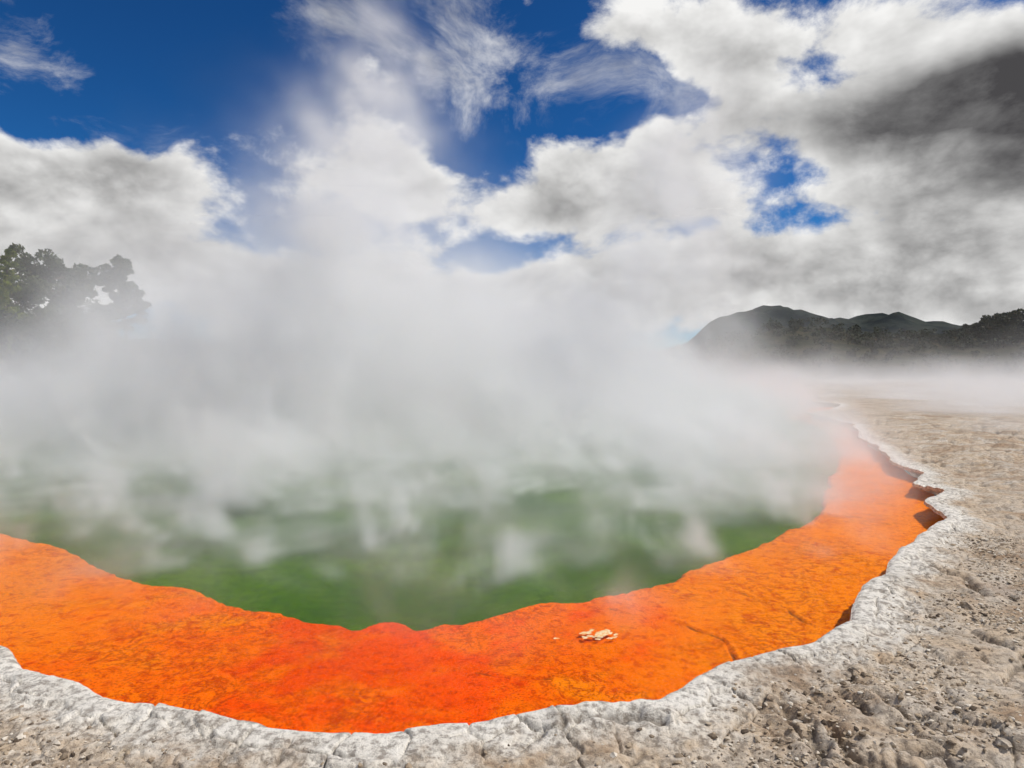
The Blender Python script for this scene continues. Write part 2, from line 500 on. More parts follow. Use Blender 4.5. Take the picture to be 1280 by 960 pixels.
def sinter_material():
    m, q, out = mat('sinter_crust')
    P = pos(q)
    sh = attr(q, 'shore'); ck = attr(q, 'crack')
    big = q.noise(P, .55, 5, .6); mid = q.noise(P, 2.6, 6, .65); fin = q.noise(P, 14, 5, .7); tiny = q.noise(P, 60, 3, .75)
    tan, brown, grey, pale, ochre = (.56, .44, .31, 1), (.34, .235, .15, 1), (.53, .45, .355, 1), (.80, .76, .68, 1), (.44, .30, .11, 1)
    c = q.mix(q.step(mid, .36, .64), grey, tan)
    c = q.mix(q.step(q.m('ADD', q.m('MULTIPLY', big, .6), q.m('MULTIPLY', mid, .5)), .56, .72), c, brown)
    c = q.mix(q.m('MULTIPLY', q.step(q.noise(P, 1.7, 5, .6, .5), .62, .72), .5), c, ochre)
    # pale silica towards the water
    e = q.m('ADD', sh, q.m('MULTIPLY', q.m('SUBTRACT', mid, .5), 1.1))
    e = q.m('ADD', e, q.m('MULTIPLY', q.m('SUBTRACT', big, .5), 1.0))
    c = q.mix(q.step(e, .80, .28), c, q.mix(q.step(fin, .35, .65), (.48, .435, .37, 1), (.74, .69, .60, 1)))
    c = q.mix(q.m('MULTIPLY', q.step(e, .45, .05), .85), c, pale)
    # far flats lie paler
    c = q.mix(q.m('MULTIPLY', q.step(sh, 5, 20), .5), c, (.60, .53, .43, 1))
    st = q.noise(q.v('MULTIPLY', P, (.35, 1.0, 1.0)), 1.3, 6, .68, .6)
    c = q.mix(q.m('MULTIPLY', q.m('MULTIPLY', q.step(st, .52, .62), q.step(sh, 1.0, 3.0)), .5), c, (.20, .15, .105, 1))
    c = q.mix(q.m('MULTIPLY', q.m('MULTIPLY', q.step(st, .46, .36), q.step(sh, .5, 2.5)), .55), c, (.66, .60, .51, 1))
    pt = q.noise(P, .75, 4, .6, .8)
    far_in = q.step(sh, .7, 1.6)
    c = q.mix(q.m('MULTIPLY', q.m('MULTIPLY', q.step(pt, .52, .62), far_in), .55), c, (.34, .225, .135, 1))
    c = q.mix(q.m('MULTIPLY', q.m('MULTIPLY', q.step(pt, .46, .36), far_in), .5), c, (.60, .56, .50, 1))
    dm = q.noise(P, 1.15, 5, .62, .7)
    c = q.mix(q.m('MULTIPLY', q.step(dm, .56, .68), .45), c, (.30, .255, .20, 1))
    # grain and specks
    c = q.mix(q.m('MULTIPLY', q.step(fin, .55, .36), .62), c, (.13, .10, .075, 1))
    c = q.mix(q.m('MULTIPLY', q.step(tiny, .60, .75), .55), c, (.74, .70, .62, 1))
    c = q.mix(q.m('MULTIPLY', q.step(tiny, .42, .28), .75), c, (.10, .08, .06, 1))
    c = q.mix(q.m('MULTIPLY', q.step(ck, .25, .9), .6), c, (.12, .095, .07, 1))
    hgt = q.m('ADD', q.m('MULTIPLY', fin, .6), q.m('MULTIPLY', tiny, .35))
    principled(q, out, c, .93, bump(q, hgt, .9, .035), .15)
    return m
M_SINTER = sinter_material()

def shelf_material():
    m, q, out = mat('orange_mineral')
    P = pos(q)
    big = q.noise(P, .45, 4, .55); mid = q.noise(P, 1.8, 6, .62, .4); fin = q.noise(P, 9, 6, .7); tiny = q.noise(P, 42, 3, .7)
    red, orange, amber = (.90, .080, .0006, 1), (.95, .165, .0008, 1), (.92, .27, .003, 1)
    v = q.m('ADD', q.m('MULTIPLY', big, .7), q.m('MULTIPLY', mid, .5))
    sx = q.n('ShaderNodeSeparateXYZ'); q.put(sx.inputs[0], P)
    v = q.m('ADD', v, q.step(q.m('ABSOLUTE', q.m('ADD', sx.outputs['X'], 1.6)), .6, 2.8, True, -.05, .10))
    c = q.mix(q.step(v, .50, .66), red, orange)
    c = q.mix(q.m('MULTIPLY', q.step(v, .70, .84), .7), c, amber)
    away = q.step(q.m('ADD', q.m('ABSOLUTE', q.m('ADD', sx.outputs['X'], 1.6)), q.m('MULTIPLY', mid, 1.5)), 2.6, 6.0)
    c = q.mix(q.m('MULTIPLY', away, .78), c, amber)
    # dark red veins of older deposit
    vein = q.m('ABSOLUTE', q.m('SUBTRACT', q.noise(P, 3.2, 7, .7, .8), .5))
    c = q.mix(q.m('MULTIPLY', q.m('MULTIPLY', q.step(vein, .035, .0), q.step(big, .42, .6)), .8), c, (.34, .018, .001, 1))
    c = q.mix(q.m('MULTIPLY', q.step(fin, .50, .36), .65), c, (.52, .022, .001, 1))
    c = q.mix(q.m('MULTIPLY', q.step(tiny, .47, .34), .85), c, (.36, .018, .001, 1))
    c = q.mix(q.m('MULTIPLY', q.step(tiny, .56, .70), .6), c, (.98, .30, .012, 1))
    c = q.mix(q.m('MULTIPLY', q.step(q.m('MULTIPLY_ADD', q.m('SUBTRACT', fin, .5), .06, sx.outputs['Z']), -.065, -.125), .85), c, (.30, .20, .008, 1))
    ck = attr(q, 'crack')
    c = q.mix(q.m('MULTIPLY', q.step(ck, .3, .9), .8), c, (.16, .05, .012, 1))
    hgt = q.m('ADD', q.m('MULTIPLY', fin, .7), q.m('MULTIPLY', tiny, .3))
    principled(q, out, c, .8, bump(q, hgt, .8, .03), 0.0)
    return m
M_SHELF = shelf_material()

def deep_material():
    m, q, out = mat('green_pool_depth')
    P = pos(q)
    a = q.noise(P, .35, 4, .5); b = q.noise(P, 6, 6, .75)
    c = q.mix(q.step(a, .35, .65), (.034, .105, .005, 1), (.085, .175, .008, 1))
    c = q.mix(q.m('MULTIPLY', q.step(b, .42, .62), .6), c, (.02, .07, .01, 1))
    principled(q, out, c, 1.0, None, 0.0)
    return m

def water_material():
    m, q, out = mat('clear_hot_water')
    P = pos(q)
    n = q.noise(q.v('MULTIPLY', P, (1, 1, 1)), 7, 3, .5)
    nb = bump(q, n, .3, .02)
    fr = q.n('ShaderNodeFresnel'); fr.inputs['IOR'].default_value = 1.33; q.put(fr.inputs['Normal'], nb)
    gl = q.n('ShaderNodeBsdfGlossy'); gl.inputs['Roughness'].default_value = .06; q.put(gl.inputs['Normal'], nb)
    tr = q.n('ShaderNodeBsdfTransparent'); tr.inputs['Color'].default_value = (.97, .98, .97, 1)
    mx = q.n('ShaderNodeMixShader')
    q.put(mx.inputs[0], q.m('MULTIPLY', fr.outputs[0], .26))
    q.t.links.new(tr.outputs[0], mx.inputs[1]); q.t.links.new(gl.outputs[0], mx.inputs[2])
    q.t.links.new(mx.outputs[0], out.inputs['Surface'])
    return m

# ------------------------------------------------------------------ ground sheet and rim blocks, cut exactly along the water's edge
V = np.stack([GX, GY, zz], 1)
A_sh, A_ck, A_cell = SD.copy(), crk.copy(), cell.copy()
tsd = SD[TRI]
full = (tsd > 0).all(1)
part = (tsd > 0).any(1) & ~full & (RRf[TRI] < 110).all(1)
newV, newsd, newck, newcell, newT = [], [], [], [], []
edge_cache = {}
nv0 = len(V)
shore_edges = []
def cut(a, b):
    key = (a, b) if a < b else (b, a)
    k = edge_cache.get(key)
    if k is None:
        da, db = SD[a], SD[b]
        t = da / (da - db)
        p = V[a] * (1 - t) + V[b] * t
        k = nv0 + len(newV); edge_cache[key] = k
        newV.append(p); newsd.append(0.0); newck.append(crk[a] * (1 - t) + crk[b] * t)
        newcell.append(cell[a] if da > 0 else cell[b])
    return k
for tri in TRI[part]:
    s_ = SD[tri] > 0
    poly = []; cuts = []
    for k in range(3):
        a, b = int(tri[k]), int(tri[(k + 1) % 3])
        if s_[k]: poly.append(a)
        if s_[k] != s_[(k + 1) % 3]:
            c = cut(a, b); poly.append(c); cuts.append((c, bool(s_[k])))
    for k in range(1, len(poly) - 1): newT.append((poly[0], poly[k], poly[k + 1]))
    if len(cuts) == 2:
        ex = [c for c, o in cuts if o][0]; en = [c for c, o in cuts if not o][0]
        shore_edges.append((ex, en))
V = np.concatenate([V, np.array(newV, np.float32)])
A_sh = np.concatenate([A_sh, np.array(newsd, np.float32)]); A_ck = np.concatenate([A_ck, np.array(newck, np.float32)])
A_cell = np.concatenate([A_cell, np.array(newcell, np.int32)])
GT = np.concatenate([TRI[full], np.array(newT, np.int64)])

# undercut water-side face hung from the cut edge
ids = np.unique(np.array(shore_edges).ravel())
remap = {int(v): i for i, v in enumerate(ids)}
ex_, ey_ = V[ids, 0], V[ids, 1]
h_ = .03
gx_ = sdf(ex_ + h_, ey_, shore) - sdf(ex_ - h_, ey_, shore); gy_ = sdf(ex_, ey_ + h_, shore) - sdf(ex_, ey_ - h_, shore)
gl_ = np.maximum(np.hypot(gx_, gy_), 1e-6); gx_, gy_ = gx_ / gl_, gy_ / gl_
cav = 1 + .8 * fbm2(ex_, ey_, .6, 2, .5, 33) + .9 * smooth(np.hypot(ex_, ey_), 9, 16)
rows = [(0.0, 0.0), (-.012, .055), (.06, .12), (.22, .20), (.30, .46)]     # (landward offset, drop)
base = len(V); ne = len(ids)
extra = []
for off, drop in rows[1:]:
    jit = fbm2(ex_, ey_, .25, 2, .5, int(drop * 100)) * .03
    o_ = off * cav + (jit if off > 0 else 0)
    extra.append(np.stack([ex_ + gx_ * o_, ey_ + gy_ * o_, V[ids, 2] - drop], 1))
V = np.concatenate([V] + extra).astype(np.float32)
for _ in rows[1:]:
    A_sh = np.concatenate([A_sh, np.zeros(ne, np.float32)]); A_ck = np.concatenate([A_ck, np.zeros(ne, np.float32)])
    A_cell = np.concatenate([A_cell, A_cell[ids]])
def rowid(k, v): return v if k == 0 else base + (k - 1) * ne + remap[v]
skirt = []
for a, b in shore_edges:
    for k in range(len(rows) - 1):
        p, q_, r_, s2 = rowid(k, a), rowid(k, b), rowid(k + 1, b), rowid(k + 1, a)
        skirt += [(p, r_, q_), (p, s2, r_)]
GT = np.concatenate([GT, np.array(skirt, np.int64)])

# consistent upward winding for the land faces
e1, e2 = V[GT[:, 1]] - V[GT[:, 0]], V[GT[:, 2]] - V[GT[:, 0]]
down = (e1[:, 0] * e2[:, 1] - e1[:, 1] * e2[:, 0]) < 0
nland = len(GT) - len(skirt)
down[nland:] = False
GT[down] = GT[down][:, ::-1]

fcell = A_cell[GT]
fc = np.where(fcell[:, 0] == fcell[:, 1], fcell[:, 0], np.where(fcell[:, 1] == fcell[:, 2], fcell[:, 1], fcell[:, 0]))
blockface = (fc >= 0) & isblk[np.maximum(fc, 0)] & (A_sh[GT].min(1) < 2.5)
attrs = {'shore': A_sh, 'crack': A_ck}
v_, f_, a_ = submesh(V, GT[~blockface], attrs)
ground = link('ground', mesh_np('ground', v_, f_, a_), M_SINTER)
tag(ground, 'rough tan and grey mineral flat around the hot pool, strewn with grit', 'ground', kind='structure')

rim = bpy.data.objects.new('pool_rim', None); COL.objects.link(rim)
tag(rim, 'cracked pale mineral rim along the edge of the orange pool', 'rim', kind='structure')
order = np.argsort(fc[blockface], kind='stable')
bf, bc = GT[blockface][order], fc[blockface][order]
cuts_ = np.flatnonzero(np.diff(bc)) + 1
n_blocks = 0
for fs in np.split(bf, cuts_):
    if len(fs) < 6: continue
    v_, f_, a_ = submesh(V, fs, attrs)
    link('sinter_block', mesh_np('sinter_block', v_, f_, a_), M_SINTER, rim)
    n_blocks += 1
print('rim blocks', n_blocks, 'ground tris', len(GT))

# ------------------------------------------------------------------ orange shelf, green depth, water sheet
inpool = (SD < .5) & (RRf < 110)
SI = np.full(len(GX), 50.0, np.float32)
SI[inpool] = sdf(GX[inpool], GY[inpool], inner)
ridge = [[on_plane(px, py, 0) for px, py in c] for c in
         ([(760, 757), (800, 768), (842, 770), (870, 782), (900, 795), (918, 812), (922, 828)], [(918, 733), (950, 748), (985, 758), (1000, 768), (1018, 780)], [(590, 838), (640, 846), (690, 842)])]
x_, y_ = GX[inpool], GY[inpool]
si = SI[inpool]
zsh = -.045 + fbm2(x_, y_, 2.0, 3, .5, 101) * .012 + fbm2(x_, y_, .22, 4, .6, 105) * .012
wr = fbm2(x_, y_, .7, 3, .5, 111) * .25
zsh += .010 * np.exp(-((si - .08) / .09) ** 2)
rim_ck = np.zeros(len(x_), np.float32)
for c in ridge:
    dd = seg_dist(x_ + wr * .35, y_ + wr * .35, c)
    zsh += .016 * np.exp(-((dd - .05) / .035) ** 2); zsh -= .022 * np.exp(-(dd / .03) ** 2)
    rim_ck = np.maximum(rim_ck, np.exp(-(dd / .028) ** 2) * np.clip(.7 + 2 * fbm2(x_, y_, .5, 2, .5, 115), 0, 1))
lobes = fbm2(x_, y_, .45, 5, .65, 121) * .13
zsh -= .55 * smooth(-(si + lobes), -.04, .30)
ZS = np.full(len(GX), -.05, np.float32); ZS[inpool] = zsh
CK = np.zeros(len(GX), np.float32); CK[inpool] = rim_ck
shelf_f = TRI[((SD[TRI] < .42) & (SI[TRI] > -.5) & (RRf[TRI] < 110)).all(1)]
v_, f_, a_ = submesh(np.stack([GX, GY, ZS], 1), shelf_f, {'crack': CK})
shelf = link('orange_shelf', mesh_np('orange_shelf', v_, f_, a_), M_SHELF)
tag(shelf, 'bright orange mineral shelf under shallow water inside the pale rim', 'shelf', kind='structure')

def flat_sheet(name, keep, z, material, step):
    ai = np.arange(0, NA, step); ri = np.unique(np.concatenate([np.arange(0, NR, step), [NR - 1]]))
    I, J = np.meshgrid(np.arange(len(ai)), np.arange(len(ri) - 1), indexing='ij'); I2 = (I + 1) % len(ai)
    qd = np.stack([ai[I] * NR + ri[J], ai[I2] * NR + ri[J], ai[I2] * NR + ri[J + 1], ai[I] * NR + ri[J + 1]], -1).reshape(-1, 4)
    qd = qd[keep[qd].any(1)]
    used, inv_ = np.unique(qd, return_inverse=True)
    vv = np.stack([GX[used], GY[used], np.full(len(used), z)], 1)
    return link(name, mesh_np(name, vv, inv_.reshape(-1, 4)), material)
deep = flat_sheet('pool_depth', inpool & (SI < .15), -.15, deep_material(), 5)
tag(deep, 'murky deep green water filling the middle of the pool', 'water', kind='structure')
wat = flat_sheet('water', inpool & (SD < .30), 0.0, water_material(), 5)
tag(wat, 'clear shallow water surface lying over the orange shelf', 'water', kind='structure')

# ------------------------------------------------------------------ pale crust flecks standing out of the shelf
def lump(name, r, seed, flat=.5, sub=2, amp=.3):
    bm = bmesh.new(); bmesh.ops.create_icosphere(bm, subdivisions=sub, radius=1)
    rr = np.random.default_rng(seed); ph = rr.uniform(0, 9, 6)
    for v in bm.verts:
        c = v.co
        k = 1 + amp * (math.sin(3.1 * c.x + ph[0]) * math.sin(2.7 * c.y + ph[1]) + .6 * math.sin(5.3 * c.z + 4 * c.x + ph[2]) + .5 * math.sin(6.1 * c.y - 3 * c.x + ph[3])) + rr.normal() * .05
        v.co = Vector((c.x * k * r, c.y * k * r * .8, c.z * k * r * flat))
    me = bpy.data.meshes.new(name); bm.to_mesh(me); bm.free()
    return me
mfl, q, out = mat('white_crust')
c = q.mix(q.step(q.noise(pos(q), 34, 4, .7), .38, .60), (.88, .42, .10, 1), (.88, .76, .52, 1))
principled(q, out, c, .85, None, .2)
fleck_meshes = [lump('mineral_fleck', 1, 200 + i, .05, 2, .34) for i in range(4)]
for m_ in fleck_meshes: m_.materials.append(mfl)
for px, py, sz in [(747, 795, .095), (757, 789, .085), (732, 792, .085), (741, 795, .06), (748, 790, .05), (755, 794, .075), (763, 790, .06), (771, 793, .045), (738, 788, .04), (694, 797, .04), (728, 795, .04), (735, 797, .05), (745, 798, .045), (750, 794, .05), (759, 797, .045), (766, 795, .04), (743, 786, .035), (754, 787, .04)]:
    x0, y0 = on_plane(px, py, 0.0)
    o = bpy.data.objects.new('mineral_fleck', fleck_meshes[random.randrange(4)]); COL.objects.link(o)
    o.parent = shelf; o.location = (x0 + random.uniform(-.03, .03), y0 + random.uniform(-.05, .05), -.004); o.rotation_euler = (0, 0, random.uniform(0, 6.3)); o.scale = (sz * .8, sz * .6, sz * .7)

# ------------------------------------------------------------------ stones (parts of the ground) and grit
gidx = np.flatnonzero((SD > .25) & (RRf < 14) & (np.abs(AA.ravel()) < R(46)))
cell_area = RRf[gidx] * np.gradient(rad)[np.tile(np.arange(NR), NA)[gidx]]
dens = cell_area * np.clip(.5 + 1.6 * fbm2(GX[gidx], GY[gidx], 1.3, 3, .5, 131), .08, 2) * smooth(SD[gidx], .25, 1.0)
dens /= dens.sum()
rock_meshes = [lump('stone', 1, 300 + i, .55, 2, .28) for i in range(6)]
for m_ in rock_meshes:
    at_ = m_.attributes.new('shore', 'FLOAT', 'POINT'); at_.data.foreach_set('value', np.full(len(m_.vertices), 2.5, np.float32))
    m_.materials.append(M_SINTER)
pick = rng.choice(gidx, 60, p=dens)
for k in pick:
    o = bpy.data.objects.new('stone', rock_meshes[random.randrange(6)]); COL.objects.link(o)
    sz = random.uniform(.025, .06) if random.random() < .8 else random.uniform(.06, .085)
    o.parent = ground; o.location = (GX[k], GY[k], zz[k] + sz * .1); o.rotation_euler = (random.uniform(-.4, .4), random.uniform(-.4, .4), random.uniform(0, 6.3)); o.scale = (sz, sz, sz)

NG = 26000
pick = rng.choice(gidx, NG, p=dens)
bm = bmesh.new(); bmesh.ops.create_icosphere(bm, subdivisions=1, radius=1); bm.verts.ensure_lookup_table()
bv = np.array([v.co for v in bm.verts]); bfc = np.array([[v.index for v in f.verts] for f in bm.faces]); bm.free()
sz = np.minimum(.004 + rng.exponential(.006, NG), .03)
th = rng.uniform(0, 6.283, NG)
jit = 1 + rng.normal(size=(NG, len(bv), 1)) * .22
pv_ = bv[None] * jit * sz[:, None, None] * np.stack([rng.uniform(.8, 1.5, NG), rng.uniform(.7, 1.1, NG), rng.uniform(.4, .8, NG)], 1)[:, None]
cx, sx_ = np.cos(th)[:, None], np.sin(th)[:, None]
px_ = pv_[..., 0] * cx - pv_[..., 1] * sx_ + (GX[pick] + rng.normal(size=NG) * .02)[:, None]
py_ = pv_[..., 0] * sx_ + pv_[..., 1] * cx + (GY[pick] + rng.normal(size=NG) * .02)[:, None]
pz_ = pv_[..., 2] + (zz[pick] + sz * .1)[:, None]
gv = np.stack([px_, py_, pz_], -1).reshape(-1, 3)
gf = (bfc[None] + (np.arange(NG) * len(bv))[:, None, None]).reshape(-1, 3)
mg, q, out = mat('grit')
tn = attr(q, 'tone')
c = q.mix(q.step(tn, .0, .55, False), (.10, .075, .055, 1), (.42, .33, .23, 1)); c = q.mix(q.step(tn, .6, 1.0, False), c, (.70, .64, .54, 1))
principled(q, out, c, .95, None, .15)
grit = link('gravel', mesh_np('gravel', gv, gf, {'tone': np.repeat(rng.uniform(0, 1, NG), len(bv))}, False), mg)
tag(grit, 'loose grit and pebbles scattered over the tan mineral ground', 'gravel', kind='stuff')

# ------------------------------------------------------------------ foliage
def foliage_material(name, c1, c2, c3):
    m, q, out = mat(name)
    P = pos(q)
    n = q.noise(P, .8, 4, .6); tn = attr(q, 'tone')
    c = q.mix(q.step(n, .35, .65), c1, c2)
    c = q.mix(q.step(tn, .45, 1.0, False), c, c3)
    principled(q, out, c, .75, None, .25)
    return m
M_KANUKA = foliage_material('scrub_leaves', (.030, .045, .014, 1), (.055, .075, .022, 1), (.085, .10, .035, 1))
M_PINE = foliage_material('pine_needles', (.06, .10, .010, 1), (.14, .18, .015, 1), (.20, .22, .03, 1))
M_DARK = foliage_material('bush_leaves', (.018, .026, .012, 1), (.032, .042, .018, 1), (.05, .06, .028, 1))
mb, q, out = mat('bark'); principled(q, out, q.mix(q.noise(pos(q), 6, 5, .7), (.07, .05, .035, 1), (.16, .13, .10, 1)), .95, None, .1); M_BARK = mb

def leaf_cards(centres, radius, n_per, size, r, squash=.7):
    """many small leaf sprays spread through clumps"""
    n = len(centres) * n_per
    c = np.repeat(centres, n_per, 0)
    d = r.normal(size=(n, 3)); d /= np.linalg.norm(d, axis=1)[:, None]
    p = c + d * (r.uniform(.25, 1, n) ** .5)[:, None] * np.repeat(radius, n_per)[:, None] * np.array([1, 1, squash])
    a = r.normal(size=(n, 3)); a /= np.linalg.norm(a, axis=1)[:, None]
    b = np.cross(a, r.normal(size=(n, 3))); b /= np.maximum(np.linalg.norm(b, axis=1), 1e-6)[:, None]
    s = r.uniform(.6, 1.3, n)[:, None] * size
    v = np.stack([p - a * s, p + b * s * .45, p + a * s, p - b * s * .45], 1).reshape(-1, 3)
    f = np.arange(4 * n).reshape(-1, 4)
    return v, f, np.repeat(r.uniform(0, 1, n), 4)

def tube(bm, p0, p1, r0, r1, seg=7):
    p0, p1 = Vector(p0), Vector(p1); d = (p1 - p0).normalized()
    u = d.orthogonal().normalized(); w = d.cross(u)
    ring = []
    for p, rr in ((p0, r0), (p1, r1)):
        ring.append([bm.verts.new(p + (u * math.cos(t) + w * math.sin(t)) * rr) for t in [k * 2 * math.pi / seg for k in range(seg)]])
    for k in range(seg): bm.faces.new((ring[0][k], ring[0][(k + 1) % seg], ring[1][(k + 1) % seg], ring[1][k]))

def tree(name, base, H, width, seed, label, group, style='broad', mat_l=None, leaf=.22, tmin=.16):
    r = np.random.default_rng(seed)
    root = bpy.data.objects.new(name, None); COL.objects.link(root); root.location = base
    tag(root, label, 'tree', group)
    bm = bmesh.new(); cs, rs = [], []
    lean = r.normal(size=2) * .04 * H
    pt = [np.array([lean[0] * t * t, lean[1] * t * t, H * t]) for t in np.linspace(0, .93, 7)]
    pt[0][2] -= .4
    for k in range(6): tube(bm, pt[k], pt[k + 1], H * .022 * (1 - k / 6.6), H * .022 * (1 - (k + 1) / 6.6))
    if style == 'pine':
        nl = int(H * 2.6)
        for k in range(nl):
            t = .14 + .84 * k / nl
            L = width * (1 - t) ** .8 * r.uniform(.65, 1.1) + .25
            a = r.uniform(0, 6.28); o = np.array([lean[0] * t * t, lean[1] * t * t, H * t])
            for q_ in np.linspace(.25, 1, 5):
                cs.append(o + np.array([math.cos(a) * L * q_, math.sin(a) * L * q_, (-.10 + .25 * q_ * q_) * L])); rs.append(.25 + .16 * L * (1.2 - q_))
            tube(bm, o, o + np.array([math.cos(a) * L, math.sin(a) * L, .15 * L]), .05, .012, 5)
        npc, sq = 42, .55
    else:
        for k in range(17):
            t = r.uniform(tmin, .88); a = k * 2.4 + r.uniform(-.5, .5)
            o = np.array([lean[0] * t * t, lean[1] * t * t, H * t]); L = width * r.uniform(.6, 1.1) * (1.15 - .5 * abs(t - .6))
            e = o + np.array([math.cos(a) * L, math.sin(a) * L, H * r.uniform(.04, .20)])
            tube(bm, o, e, H * .008, H * .003, 5)
            for q_ in (.45, .7, .88, 1.0):
                for _ in range(2):
                    cs.append(o + (e - o) * q_ + r.normal(size=3) * width * .15); rs.append(width * r.uniform(.12, .25))
        for _ in range(8): cs.append(pt[6] + r.normal(size=3) * width * np.array([.26, .26, .12])); rs.append(width * r.uniform(.14, .24))
        npc, sq = 90, .78
    me = bpy.data.meshes.new('trunk'); bm.to_mesh(me); bm.free()
    link('trunk', me, M_BARK, root)
    v, f, tn = leaf_cards(np.array(cs), np.array(rs), npc, leaf, r, sq)
    link('crown', mesh_np('crown', v, f, {'tone': tn}, False), mat_l or M_KANUKA, root)
    return root

LG, RG = 'trees behind the left side of the pool', 'trees on the low rise at the right'
def plant(name, px, top, dist, width, seed, label, group, **kw):
    x0, y0, zt = at_dist(px, top, dist)
    gz = .3
    tree(name, (x0, y0, gz), (zt - gz), width, seed, label, group, **kw)
plant('pine_tree', 3, 305, 64, 2.7, 1, 'yellow-green conifer with a pointed tip at the left edge of the view', LG, style='pine', mat_l=M_PINE)
plant('scrub_tree', 22, 352, 72, 3.4, 2, 'bushy dark tree beside the yellow-green conifer, lower than its neighbours', LG)
plant('scrub_tree', 62, 331, 84, 4.3, 3, 'broad dark tree second in the row from the yellow-green conifer', LG)
plant('scrub_tree', 92, 334, 86, 2.7, 4, 'grey veiled tree touching the broad dark tree on its right side', LG)
plant('scrub_tree', 158, 320, 92, 2.5, 5, 'lone round crowned tree standing apart in the steam past the row', LG, leaf=.24, tmin=.48)
plant('scrub_tree', 120, 388, 78, 3.0, 6, 'low tree mostly lost in steam below the lone round crowned tree', LG)
plant('scrub_tree', 62, 385, 70, 3.8, 7, 'low bushy tree in front of the broad dark tree, half in steam', LG)
plant('pine_tree', -60, 330, 60, 3.0, 8, 'conifer just outside the left edge beside the yellow-green conifer', LG, style='pine', mat_l=M_PINE)
plant('scrub_tree', 8, 400, 62, 3.0, 9, 'dark shrubby tree at the foot of the yellow-green conifer', LG, mat_l=M_DARK)

# ------------------------------------------------------------------ far hills
def hill_sheet(name, profile, dist, depth, material, label, rough, seed, n=260, m=34):
    ps = np.array(profile, float)
    pxs = np.linspace(ps[0, 0], ps[-1, 0], n)
    tops = np.interp(pxs, ps[:, 0], ps[:, 1])
    t = np.linspace(-1, 1, m)
    vs = []
    az = (pxs - 640) / FPX
    for k, tt in enumerate(t):
        y = dist + tt * depth
        x = az * dist * (1 + .15 * tt)
        H = (465 - tops) / FPX * dist + CAM_H
        prof = np.cos(np.clip(abs(tt), 0, 1) * math.pi / 2) ** 1.3
        z = H * prof
        z = z + (fbm2(x + 0 * az, np.full(n, y), depth * .35, 5, .55, seed, True) - .25) * rough * math.sin(min(1, 1.2 - abs(tt)) * 1.5) * (1 if abs(tt) > .06 else .35)
        vs.append(np.stack([x, np.full(n, y), z - 3 * (abs(tt) > .98)], 1))
    v = np.concatenate(vs)
    I, J = np.meshgrid(np.arange(m - 1), np.arange(n - 1), indexing='ij')
    f = np.stack([I * n + J, I * n + J + 1, (I + 1) * n + J + 1, (I + 1) * n + J], -1).reshape(-1, 4)
    o = link(name, mesh_np(name, v, f), material)
    tag(o, label, 'hills', kind='structure')
    return v.reshape(m, n, 3)

mh, q, out = mat('forested_mountain')
P = pos(q)
c = q.mix(q.step(q.noise(P, .012, 6, .65), .38, .62), (.020, .027, .030, 1), (.048, .058, .052, 1))
c = q.mix(q.m('MULTIPLY', q.step(q.noise(P, .03, 5, .7), .58, .7), .5), c, (.085, .09, .075, 1))
principled(q, out, c, 1.0, bump(q, q.noise(P, .06, 5, .7), 1.0, 10.0), 0.0)
hill_sheet('mountains', [(-700, 440), (-200, 425), (200, 432), (500, 440), (700, 448), (800, 446), (850, 438), (876, 420), (896, 405), (910, 397), (926, 392.5), (950, 390), (968, 393), (985, 396), (1003, 398),
    (1020, 401), (1040, 406), (1056, 408), (1070, 404), (1083, 400.5), (1096, 399.5), (1108, 402), (1125, 407), (1150, 409), (1180, 411), (1210, 416), (1260, 414), (1330, 408), (1600, 420), (2000, 435)], 1700, 620, mh,
    'dark forested mountains on the horizon behind the steam', 34, 7)
mh2, q, out = mat('scrubby_rise')
P = pos(q)
c = q.mix(q.step(q.noise(P, .12, 6, .65), .4, .6), (.022, .028, .014, 1), (.06, .055, .032, 1))
principled(q, out, c, 1.0, bump(q, q.noise(P, .8, 5, .7), 1.0, 1.0), 0.0)
HV = hill_sheet('hills', [(-500, 462), (100, 462), (700, 462), (820, 455), (870, 444), (905, 430), (945, 420), (985, 413), (1015, 414), (1045, 421), (1080, 430), (1120, 428), (1160, 427), (1200, 425), (1260, 424), (1340, 425), (1600, 440), (1900, 455)],
    330, 110, mh2, 'low scrub covered rise in front of the mountains', 4, 19)

def hill_z(x, y):
    k = np.argmin((HV[..., 0] - x) ** 2 + (HV[..., 1] - y) ** 2)
    return HV[..., 2].ravel()[k]
def plant_far(px, top, dist, width, seed, label):
    x0, y0, zt = at_dist(px, top, dist); gz = hill_z(x0, y0)
    tree('scrub_tree', (x0, y0, gz - .3), zt - gz, width, seed, label, RG, mat_l=M_DARK, leaf=.75)
plant_far(1250, 394, 300, 7.5, 10, 'spreading dark tree with a layered crown, tallest on the right skyline')
plant_far(1226, 405, 310, 5.0, 11, 'smaller dark tree touching the left side of the layered skyline tree')
plant_far(1284, 403, 295, 6.5, 12, 'dark tree at the right edge beside the layered skyline tree')
plant_far(1196, 415, 320, 4.5, 13, 'low dark tree where the right-hand row of trees thins out towards the mountains')
plant_far(1262, 414, 285, 6.0, 14, 'low dark tree standing in the mist below the layered skyline tree')

